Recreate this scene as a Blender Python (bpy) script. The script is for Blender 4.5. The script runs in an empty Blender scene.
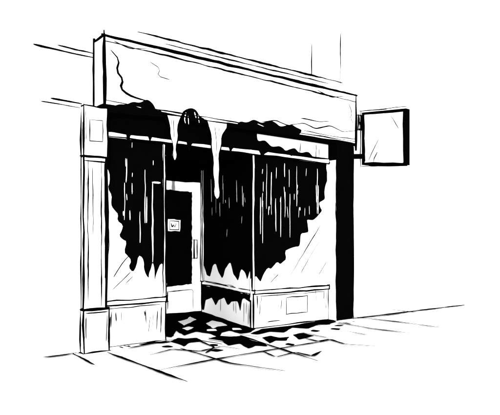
import bpy, math, random
from mathutils import Vector, geometry
random.seed(11)
# ------------------------------------------------------------------
# A burnt-out corner shop in a black-ink-on-white world. Units: metres.
# x runs along the shop front, y into the building, z up.
# ------------------------------------------------------------------
A=Vector((2.93,.301,0)); B=Vector((3.5,2.8,0)); d=(B-A).normalized()
X=Vector((1,0,0));Y=Vector((0,1,0));Z=Vector((0,0,1))
# real surfaces: origin, U axis, V axis, outward normal
PL={'FA':(Vector((0,0,0)),X,Z,-Y),       # fascia board face
'WF':(Vector((0,.25,0)),X,Z,-Y),         # window glass
'BF':(Vector((0,.22,0)),X,Z,-Y),         # head board / stall riser face
'TB':(Vector((0,.19,0)),X,Z,-Y),         # transom bar face
'SD':(A.copy(),d,Z,Vector((-d.y,d.x,0))),# splayed side of the entrance
'DR':(Vector((0,2.762,0)),X,Z,-Y),       # door face
'UW':(Vector((0,.37,0)),X,Z,-Y),         # upper wall
'LW':(Vector((0,.08,0)),X,Z,-Y),         # neighbour's ground-floor wall
'PC':(Vector((0,-.016,0)),X,Z,-Y),       # pilaster cap
'PB':(Vector((0,-.03,0)),X,Z,-Y),        # pilaster base
'GD':(Vector((0,0,0)),X,Y,Z)}            # pavement
K,W='ink','white'
# marks on those surfaces, centimetres along (U,V)
MARKS=[
('FA','R',.03,K,'9,436 23,424 18,407 29,396 24,383 37,375 53,372 67,371'),
('FA','R',.018,K,'73,431 91,424 85,412 108,410'),
('FA','R',.02,K,'294,369 325,376 356,370 394,380 426,373 467,384 505,376 540,383'),
('FA','R',.026,K,'1,447 126,446 290,444 544,442'),
('FA','R',.018,K,'387,388 439,388 467,393'),
('FA','R',.02,K,'2,362 60,360 170,361 330,360 543,361'),('FA','R',.014,K,'395,366 470,364 541,366'),
('FA','R',.014,K,'14,450 40,444 70,451'),('FA','R',.014,K,'430,448 470,440 510,449'),('FA','R',.014,K,'520,436 530,420 526,405 536,396'),
('FA','S',0,K,'3,345 3,354 13,355 23,361 34,361 44,367 57,366 68,374 79,368 84,358 94,361 99,349 103,336 108,327 115,333 121,348 126,358 134,367 147,373 158,370 164,360 174,358 180,345 186,335 198,333 208,344 216,352 231,352 246,364 261,363 274,371 294,367 318,375 337,367 366,374 392,366 381,354 337,353 224,351 108,351'),
('FA','S',0,W,'101,362 108,340 108,324 114,307 113,292 116,283 121,291 118,305 123,321 121,337 126,353 134,370'),
('FA','R',.02,K,'103,350 108,338 108,324 114,307 112,292 116,283 121,291 118,305 123,321 121,337 126,353 134,366'),
('FA','S',0,W,'170,369 180,350 186,331 185,312 190,292 188,272 192,253 190,236 197,226 203,235 200,253 202,280 200,300 206,317 206,334 216,348 220,376'),
('FA','R',.02,K,'172,360 180,349 186,331 185,312 190,292 188,272 192,253 190,236 197,226 203,235 200,253 202,280 200,300 206,317 206,334 216,348'),
('FA','R',.016,K,'192,349 196,321 194,293'),('FA','R',.014,K,'114,348 115,320'),
('FA','R',.01,K,'200,350 202,334'),('FA','R',.01,K,'110,352 111,335'),
('FA','R2',.014,W,'137,363 134,352 136,346'),('FA','R2',.014,W,'153,366 156,357'),
('FA','R2',.012,W,'141,358 142,345'),('FA','R2',.01,W,'160,362 162,350'),
('FA','R2',.01,W,'46,361 58,359'),('FA','R2',.01,W,'284,364 298,361'),
('BF','S',0,K,'0,369 0,316 140,315 407,314 445,321 431,332 407,328 392,336 371,328 354,337 334,333 317,343 303,339 296,373 121,369'),
('TB','S',0,K,'40,324 43,318 44,312 47,307 49,313 48,319 55,325'),('TB','S',0,K,'78,324 81,316 82,311 84,317 88,324'),
('TB','S',0,K,'148,324 151,315 152,308 156,304 157,312 160,318 166,324'),('TB','S',0,K,'232,324 236,317 237,309 240,313 241,318 252,325'),
('TB','S',0,K,'300,324 306,316 307,310 310,306 312,315 322,319 330,324'),('TB','S',0,K,'376,324 380,317 383,319 390,324'),
('WF','S',0,W,'10,270 17,262 18,247 17,238 23,226 22,210 33,198 30,190 39,183 34,166 48,157 43,143 46,136 54,129 49,119 56,111 63,120 66,135 73,132 75,116 82,99 87,116 90,125 94,95 99,112 105,125 115,112 115,64 7,62'),
('WF','R',.02,K,'25,104 41,127 66,152'),('WF','R',.014,K,'23,85 53,111'),('WF','R',.014,K,'44,93 58,105'),('WF','R',.012,K,'16,200 18,150 16,120'),  # diagonal strokes: gloss on the white glass, drawn in ink
('WF','R2',.02,W,'91,250 91,125'),('WF','R2',.02,W,'90,251 105,251'),
('WF','S',0,W,'488,342 482,305 487,288 476,256 480,243 461,234 470,218 446,198 429,200 433,176 412,172 408,148 389,146 371,139 374,124 358,113 350,119 336,105 329,108 318,98 311,83 301,96 287,90 287,52 511,58 511,344'),
('WF','R',.018,K,'384,93 424,141 470,196'),('WF','R',.014,K,'410,94 443,136 465,160'),('WF','R',.014,K,'459,90 482,116'),  # drawn gloss strokes on the right-hand white glass
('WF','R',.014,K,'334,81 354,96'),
('SD','S',0,W,'290,120 270,120 239,107 221,84 198,81 186,105 169,110 153,94 132,81 116,100 92,117 77,94 54,82 40,107 23,101 14,87 0,105 0,68 290,68'),
('SD','S',0,K,'270,61 0,61 0,48 18,51 36,50 45,26 58,42 87,41 106,29 122,44 153,36 169,22 192,37 227,29 239,4 258,6'),
('SD','R',.014,K,'27,44 28,8'),('SD','R',.014,K,'64,44 63,20'),('SD','R',.014,K,'8,44 8,6'),('SD','R',.014,K,'75,40 74,22'),
('SD','R',.014,K,'140,40 141,15'),('SD','R',.012,K,'16,46 17,24'),
('BF','Q',.026,K,'371,51 426,52 426,20 371,20 371,51'),
('BF','R',.014,K,'308,51 306,24'),('BF','R',.014,K,'324,10 356,10'),('BF','R',.014,K,'448,61 451,34'),
('BF','R',.014,K,'85,41 82,16'),('BF','R',.016,K,'98,49 96,18'),('BF','R',.016,K,'105,55 103,12'),('BF','R',.014,K,'27,52 28,37'),
('BF','R',.014,K,'300,60 301,36'),('BF','R',.014,K,'478,60 477,22'),('BF','R',.012,K,'472,58 471,40'),('BF','R',.014,K,'296,58 475,57'),
('BF','R',.014,K,'12,57 104,58'),('BF','R',.012,K,'90,45 89,24'),
('PC','Q',.022,K,'-23,330 -4,331 -4,301 -23,300 -23,330'),
('PC','R',.012,K,'-29,342 -28,300'),('PB','R',.012,K,'-29,52 -29,20'),('PB','R',.012,K,'2,54 1,14'),('PB','R',.014,K,'-30,57 4,57'),
('FA','R',.018,K,'-25,274 -25,65'),('FA','R',.018,K,'-5,274 -5,65'),('FA','R',.012,K,'-18,266 -18,160'),
('FA','R',.03,K,'-32,278 4,278'),('FA','R',.018,K,'-31,272 3,272'),
('UW','R',.028,K,'-89,433 -48,432 0,432'),('UW','R',.02,K,'-55,439 0,438'),
('LW','R',.024,K,'-75,354 -30,353'),('LW','R',.018,K,'-88,348 -33,347'),
('UW','R',.034,K,'70,487 274,488 542,489'),('UW','R',.022,K,'120,479 251,479 506,481'),
('UW','R',.024,K,'452,555 452,487'),('UW','R',.024,K,'536,593 536,486'),
('GD','R',.07,K,'-86,7 -60,3 -26,11'),('GD','R',.05,K,'-3,-16 -2,-128 -1,-228'),('GD','R',.035,K,'-44,8 -49,-83'),
('GD','R',.11,K,'530,-4 713,-9 936,-15'),('GD','R',.07,K,'547,20 563,-82 566,-179'),
('GD','R',.06,K,'466,-23 457,-108 471,-187'),('GD','R',.06,K,'704,67 716,-33'),('GD','R',.05,K,'560,-14 680,-20'),
('GD','S',0,K,'200,204 279,312 303,293 380,322 345,219 311,99 296,19 261,-8 241,-6 246,30 223,22 191,-15 201,26 194,58 156,36 172,89 131,32 128,47 132,81'),
('GD','S',0,K,'255,-16 305,12 368,7 495,24 474,-12 432,-28 417,-17 369,-39 355,-13 307,-44 295,-22 259,-32'),  # shadow line along the right riser's foot, put in as black ink
('GD','S',0,K,'110,3 138,26 144,10 162,8 152,-30 130,-23 106,-45 111,-19'),
('GD','S',0,K,'172,-12 203,-1 213,-21 232,-23 216,-70 220,-95 204,-123 195,-106 172,-117 186,-78 162,-80 179,-40'),
('GD','S',0,K,'246,-59 269,-52 269,-77 288,-80 259,-103 246,-93 222,-107'),
('GD','S',0,K,'304,-68 331,-64 326,-98 305,-105 282,-110'),
('GD','S',0,K,'396,-66 410,-60 418,-74 402,-84'),('GD','S',0,K,'118,-92 134,-88 138,-104 122,-108'),
('GD','S',0,K,'60,14 84,18 108,12 112,0 92,-4 84,6 66,4'),('GD','S',0,K,'78,-24 92,-20 94,-38 80,-36'),
('GD','S',0,K,'352,-60 370,-52 372,-68 356,-74'),('GD','S',0,K,'430,-44 446,-40 452,-52 436,-56'),
('GD','S',0,K,'140,-60 150,-52 158,-62 148,-74'),('GD','S',0,K,'236,-124 248,-118 250,-134 238,-140'),
('GD','S',0,W,'230,180 257,193 286,225 273,181 242,154 213,129'),
('GD','S',0,W,'259,124 290,150 290,116 277,78 256,80 235,67'),
('GD','S',0,W,'192,101 212,114 215,98 188,76'),
('GD','S',0,W,'210,50 222,66 236,60 226,40'),('GD','S',0,W,'252,30 266,50 276,40 268,22'),
('GD','R',.05,K,'35,-72 80,-54 104,-92 150,-81 158,-115'),
('GD','R',.05,K,'93,-55 92,-180 119,-257'),
('GD','R',.06,K,'295,-97 292,-141 320,-140 307,-184 331,-223'),
('GD','R',.05,K,'174,-146 163,-189 206,-181 206,-215 241,-199'),
('GD','R',.05,K,'-5,-159 100,-148 313,-146'),('GD','R',.05,K,'33,-8 125,13'),
('GD','R',.05,K,'229,-21 208,-136 190,-242'),('GD','R',.05,K,'147,-26 137,-80 103,-108'),
('GD','R',.035,K,'60,-150 150,-149 280,-143'),('GD','R',.035,K,'330,-60 326,-130'),('GD','R',.035,K,'400,-90 398,-150'),
('DR','P',0,K,'258,268 323,265 323,64 258,60'),
('DR','R',.05,K,'328,162 328,118'),('DR','Q',.025,K,'323,160 336,160 336,120 323,120'),
('DR','P2',0,W,'263,205 293,203 293,179 263,179'),
('DR','Q',.026,K,'267,201 289,200 289,182 267,182 267,201'),
('DR','R',.026,K,'270,196 273,186 276,194 279,186 283,196'),
('DR','R',.018,K,'262,50 262,12'),('DR','R',.018,K,'262,50 325,52 325,10'),
]
def parse(s): return [(float(a)/100,float(b)/100) for a,b in (t.split(',') for t in s.split())]
def mat(name,col,noise=.0):
    m=bpy.data.materials.new(name); m.use_nodes=True
    nt=m.node_tree; b=nt.nodes['Principled BSDF']
    b.inputs['Roughness'].default_value=1; b.inputs['Specular IOR Level'].default_value=0
    n=nt.nodes.new('ShaderNodeTexNoise'); n.inputs['Scale'].default_value=6
    r=nt.nodes.new('ShaderNodeValToRGB')
    r.color_ramp.elements[0].color=(*[c*(1-noise) for c in col],1); r.color_ramp.elements[1].color=(*col,1)
    tc=nt.nodes.new('ShaderNodeTexCoord')
    nt.links.new(tc.outputs['Object'],n.inputs['Vector']); nt.links.new(n.outputs['Fac'],r.inputs['Fac'])
    nt.links.new(r.outputs['Color'],b.inputs['Base Color']); return m
M={'white':mat('white_paint',(.84,.84,.84),.03),'ink':mat('black_ink',(.0008,.0008,.0008),.5)}
def empty(n):
    e=bpy.data.objects.new(n,None); bpy.context.scene.collection.objects.link(e); return e
def mesh(name,vs,fs,m,parent=None):
    me=bpy.data.meshes.new(name); me.from_pydata([tuple(v) for v in vs],[],fs); me.materials.append(M[m]); me.update()
    o=bpy.data.objects.new(name,me); bpy.context.scene.collection.objects.link(o)
    if parent: o.parent=parent
    return o
class Acc:
    def __init__(s): s.v=[];s.f=[]
    def add(s,vs,fs):
        n=len(s.v); s.v+=vs; s.f+=[tuple(i+n for i in f) for f in fs]
def rough(pts,step,amp,closed=False):
    out=[];n=len(pts)
    for i in range(n if closed else n-1):
        a=Vector(pts[i]);b=Vector(pts[(i+1)%n]);L=(b-a).length;k=max(1,int(L/step))
        for j in range(k):
            p=a.lerp(b,j/k)
            if j or closed: p=p+Vector([random.gauss(0,amp) for _ in p])
            out.append(p)
    if not closed: out.append(Vector(pts[-1]))
    return out
def chaikin(pts,closed,it=3):
    q=[Vector(p) for p in pts]
    for _ in range(it):
        n=len(q);o=[] if closed else [q[0]]
        for i in range(n if closed else n-1):
            a=q[i];b=q[(i+1)%n];L=(b-a).length
            if L<1e-6: continue
            c=min(.25,.06/L); o+=[a.lerp(b,c),a.lerp(b,1-c)]
        if not closed:o.append(q[-1])
        q=o
    return q
def ribbon(acc,pl,pts,w,off,soft=True):
    O,U,V,N=PL[pl]; q=rough(pts,.12,.004)
    if soft: q=chaikin(q,False,1)
    n=len(q);vs=[];ph=random.random()*6
    for i,p in enumerate(q):
        t=(q[min(i+1,n-1)]-q[max(i-1,0)]); t.normalize(); nn=Vector((-t.y,t.x))
        k=min(i,n-1-i)/max(1,n-1)*2
        ww=w*.5*(.4+.6*min(1,k*3))*(1+.3*math.sin(i*.35+ph))*random.uniform(.85,1.15)
        for s in(-1,1):
            r=p+nn*ww*s; vs.append(O+U*r.x+V*r.y+N*off)
    acc.add(vs,[(2*i,2*i+1,2*i+3,2*i+2) for i in range(n-1)])
def poly(acc,pl,pts,off,smooth):
    O,U,V,N=PL[pl]
    q=chaikin(rough(pts,.08,.009 if pl in('WF','SD','BF') else .006,True),True,2 if pl!='WF' else 1) if smooth else rough(pts,.05,.005,True)
    tr=geometry.tessellate_polygon([[Vector((p.x,p.y,0)) for p in q]])
    acc.add([O+U*p.x+V*p.y+N*off for p in q],[tuple(t) for t in tr])
def tube1(acc,a,b,r,over=.02):
    t=(b-a).normalized();a=a-t*over*random.random();b=b+t*over*random.random()
    L=(b-a).length;k=max(3,int(L/.2));u=t.orthogonal().normalized();v=t.cross(u);vs=[];ph=random.random()*6
    for i in range(k+1):
        e=min(i,k-i)/k*2; rr=r*1.2*(.6+.4*min(1,e*5))*(1+.3*math.sin(i*.6+ph))*random.uniform(.8,1.2)
        c=a.lerp(b,i/k)+(u*random.gauss(0,.004)+v*random.gauss(0,.004))
        for j in range(6): vs.append(c+(u*math.cos(j*math.pi/3)+v*math.sin(j*math.pi/3))*rr)
    acc.add(vs,[(i*6+j,i*6+(j+1)%6,(i+1)*6+(j+1)%6,(i+1)*6+j) for i in range(k) for j in range(6)])
def tube(acc,a,b,r,over=.035):
    a=Vector(a);b=Vector(b);tube1(acc,a,b,r,over)
    # a second, lighter sketch stroke along long edges
    if (b-a).length>.6 and random.random()<.55:
        j=lambda: Vector([random.gauss(0,.011) for _ in range(3)])
        s=random.uniform(0,.4);e=random.uniform(.6,1)
        tube1(acc,a.lerp(b,s)+j(),a.lerp(b,e)+j(),r*.5,over)
FACES=[(0,1,3,2),(4,6,7,5),(0,4,5,1),(2,3,7,6),(0,2,6,4),(1,5,7,3)]
EDG=[(0,1),(2,3),(4,5),(6,7),(0,2),(1,3),(4,6),(5,7),(0,4),(1,5),(2,6),(3,7)]
def prism(name,parent,quad,z0,z1,m,r=.012,acc=None):
    vs=[Vector((*p,z)) for z in(z0,z1) for p in quad]
    mesh(name,vs,[(3,2,1,0),(4,5,6,7)]+[(i,(i+1)%4,(i+1)%4+4,i+4) for i in range(4)],m,parent)
    if acc is not None:
        for i in range(4):
            j=(i+1)%4
            tube(acc,vs[i],vs[j],r);tube(acc,vs[i+4],vs[j+4],r);tube(acc,vs[i],vs[i+4],r)
def box(name,parent,x0,x1,y0,y1,z0,z1,m,r=.012,acc=None):
    prism(name,parent,[(x0,y0),(x1,y0),(x1,y1),(x0,y1)],z0,z1,m,r,acc)
# ---------- shop building
shop=empty('shop_building'); L=Acc()
box('fascia_board',shop,0,5.43,0,.37,3.56,4.555,'white',.016,L)
box('soffit',shop,.005,5.42,.003,.36,3.52,3.559,'ink')  # black slab added so the lit fascia underside looks dark
for _ in range(2): tube(L,(-.03,-.005,4.555),(5.46,-.005,4.555),.018)
tube(L,(0,0,3.5),(0,0,4.6),.018); tube(L,(.008,-.005,3.52),(.004,0,4.56),.018); tube(L,(5.43,0,3.45),(5.43,0,4.57),.026)
tube(L,(.0,.37,3.5),(0,.37,4.6),.022)
box('pilaster_shaft',shop,-.31,.02,0,.079,.62,2.78,'white',.013,L)
box('pilaster_cap',shop,-.31,.04,-.015,.079,2.79,3.5,'white',.013,L)
box('pilaster_base',shop,-.32,.06,-.03,.079,0,.61,'white',.016,L)
tube(L,(.03,0,.6),(.03,0,2.8),.022);tube(L,(.05,.0,.0),(.06,-.01,.62),.016);tube(L,(.045,0,2.78),(.045,0,3.5),.016)
box('corner_pillar',shop,4.87,5.34,0,.35,0,3.519,'ink')
tube(L,(4.865,-.01,0),(4.865,-.01,3.5),.016);tube(L,(5.345,0,0),(5.345,0,3.5),.018)
box('pillar_reveal',shop,4.855,4.869,.0,.35,0,3.2,'white',.01,L)
box('head_board',shop,.04,4.85,.221,.36,3.245,3.519,'white')
box('transom_bar',shop,.04,4.85,.19,.25,3.14,3.215,'white',.012,L)
for nm,x0,x1 in(('left',.08,1.13),('right',2.93,4.85)):
    box('stall_riser_'+nm,shop,x0,x1,.22,.3,0,.62,'white',.014,L)
    box('sill_'+nm,shop,x0,x1,.19,.3,.622,.69,'white',.012,L)
    box('dark_glass_'+nm,shop,x0,x1,.25,.3,.691,3.139,'ink')
def sidequad(t):
    n=Vector((d.y,-d.x,0)); return [(A.x,A.y),(B.x,B.y),((B+n*t).x,(B+n*t).y),((A+n*t).x,(A+n*t).y)]
prism('side_riser',shop,sidequad(.06),0,.62,'white',.013,L)
prism('side_sill',shop,sidequad(.07),.622,.69,'white',.011,L)
prism('side_glass',shop,sidequad(.05),.691,3.139,'ink')
prism('left_return',shop,[(1.07,.301),(1.13,.301),(2.45,2.8),(2.39,2.8)],0,3.139,'white')
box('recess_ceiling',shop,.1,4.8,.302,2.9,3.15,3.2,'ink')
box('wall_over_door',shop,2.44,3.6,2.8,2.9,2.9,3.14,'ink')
box('door',shop,2.45,3.49,2.762,2.82,.02,2.88,'white',.016,L)
box('corner_mullion',shop,2.90,2.955,.225,.249,.691,3.139,'white',.011,L)
box('window_post',shop,1.09,1.13,.22,.249,.691,3.139,'white',.011,L)
box('door_post',shop,3.41,3.45,2.62,2.68,.69,3.139,'white',.009,L)
box('frame_left',shop,.08,.11,.22,.249,.691,3.139,'white',.009,L)
box('upper_wall',shop,-.3,5.6,.371,.6,3.56,6.6,'white')
wl=empty('neighbouring_wall'); box('wall_lower',wl,-4,-.0,.08,.36,0,3.52,'white'); box('wall_upper',wl,-4,-.2,.376,.6,3.53,6.6,'white')
wr=empty('neighbouring_wall.001'); box('wall_face',wr,5.5,14,.376,.59,0,6.6,'white')
gd=mesh('pavement',[(-60,-60,0),(80,-60,0),(80,90,0),(-60,90,0)],[(0,1,2,3)],'white')
# ---------- soot, glass remnants, spills, scratches, drawn shadow line and gloss
acc={}
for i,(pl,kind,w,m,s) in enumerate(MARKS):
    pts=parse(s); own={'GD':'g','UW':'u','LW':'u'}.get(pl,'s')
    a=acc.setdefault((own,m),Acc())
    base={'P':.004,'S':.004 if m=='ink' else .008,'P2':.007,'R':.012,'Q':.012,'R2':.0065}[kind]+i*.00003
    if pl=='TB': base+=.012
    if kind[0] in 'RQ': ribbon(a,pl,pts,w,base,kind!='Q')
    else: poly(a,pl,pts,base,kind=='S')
def streaks(pl,u0,u1,z0,z1,n,m,w,off=.0055,ls=(.08,.15,.25,.45,.8),slant=0):
    a=acc.setdefault(('g' if pl=='GD' else 's',m),Acc())
    for _ in range(n):
        u=random.uniform(u0,u1);z=random.uniform(z0,z1);l=random.choice(ls)*random.uniform(.7,1.2)
        ribbon(a,pl,[(u,z),(u+slant*l+random.gauss(0,.012),z-l)],w*random.uniform(.4,1.2),off+random.random()*.0008)
streaks('WF',3.1,4.6,2.2,3.08,34,'white',.012); streaks('WF',.35,1.0,2.0,3.1,14,'white',.011)
streaks('SD',.2,2.0,1.8,3.1,14,'white',.013); streaks('DR',2.7,3.2,1.2,2.6,5,'white',.011)
streaks('BF',3.9,4.7,3.35,3.5,8,'ink',.014)
streaks('BF',2.98,3.6,.5,.6,5,'ink',.012,.013,(.1,.2)); streaks('BF',.2,1.1,.5,.6,5,'ink',.012,.013,(.1,.2))
streaks('FA',-.28,0,2.5,2.75,3,'ink',.01,.013,(.2,.4))
streaks('GD',3.2,5.2,-.28,-.12,9,'ink',.03,.004,(.12,.22)); streaks('GD',.3,1.2,.12,.2,5,'ink',.03,.004,(.12,.2))
streaks('GD',1.3,2.9,-.2,.1,6,'ink',.03,.004,(.3,.5),.2)
nm={('g','ink'):'spill_and_shadow_line',('g','white'):'spill_gaps',('s','ink'):'soot_scratches_gloss',('s','white'):'pane_remnants',('u','ink'):'moulding_lines'}
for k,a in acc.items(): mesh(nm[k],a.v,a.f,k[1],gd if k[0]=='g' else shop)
mesh('edge_lines',L.v,L.f,'ink',shop)
# ---------- hanging sign, drooping 6 degrees
sg=empty('hanging_sign'); S=Acc()
ca,sa=math.cos(math.radians(6)),math.sin(math.radians(6))
def T(x,u,z): return Vector((5.51+x,-.118-u*ca,3.66-u*sa+z))
def sbox(n,x0,x1,u0,u1,z0,z1,m,r=0):
    vs=[T(x,u,z) for x in(x0,x1) for u in(u0,u1) for z in(z0,z1)]
    mesh(n,vs,FACES,m,sg)
    if r:
        for i,j in EDG: tube(S,vs[i],vs[j],r,.01)
sbox('panel',.01,.11,0.03,.99,-.49,.49,'white',.012)
sbox('rim_top',0,.12,-.03,1.05,.491,.54,'ink');sbox('rim_bottom',0,.12,-.03,1.05,-.53,-.491,'ink')
sbox('rim_inner',0,.12,-.03,.029,-.49,.49,'ink');sbox('rim_outer',0,.12,.991,1.05,-.49,.49,'ink')
sbox('bracket_top',.03,.08,-.12,-.031,.3,.36,'ink');sbox('bracket_bottom',.03,.08,-.5,-.031,-.40,-.3,'ink')
sbox('wall_plate',.0,.1,-.5,-.12,.2,.5,'white',.012)
for p in(((.005,.15,-.42),(.005,.38,-.05)),((.005,.7,.42),(.005,.86,.2)),((.005,.28,-.44),(.005,.36,-.3))): tube(S,T(*p[0]),T(*p[1]),.007)
for p in(((-.005,-.06,-.56),(-.005,-.05,.56)),((-.005,-.05,.565),(-.005,1.07,.575)),((-.005,-.04,-.555),(-.005,1.06,-.545))): tube(S,T(*p[0]),T(*p[1]),.01)
mesh('sign_lines',S.v,S.f,'ink',sg)
# ---------- camera and light
cam=bpy.data.cameras.new('camera');co=bpy.data.objects.new('camera',cam);bpy.context.scene.collection.objects.link(co)
co.location=(-3.322,-7.604,1.6);co.rotation_euler=(math.pi/2,0,-math.atan2(.619,.785))
cam.sensor_width=36;cam.lens=40.1;cam.shift_y=.065;cam.clip_end=500
bpy.context.scene.camera=co
w=bpy.data.worlds.new('World');bpy.context.scene.world=w;w.use_nodes=True
bg=w.node_tree.nodes['Background'];bg.inputs[0].default_value=(1,1,1,1);bg.inputs[1].default_value=2.3
s=bpy.data.lights.new('sun','SUN');s.energy=5;s.angle=math.radians(.5);so=bpy.data.objects.new('sun',s)
so.rotation_euler=Vector((.50,.866,-.07)).to_track_quat('-Z','Y').to_euler();bpy.context.scene.collection.objects.link(so)
v=bpy.context.scene.view_settings;v.view_transform='Standard';v.look='None';v.exposure=0
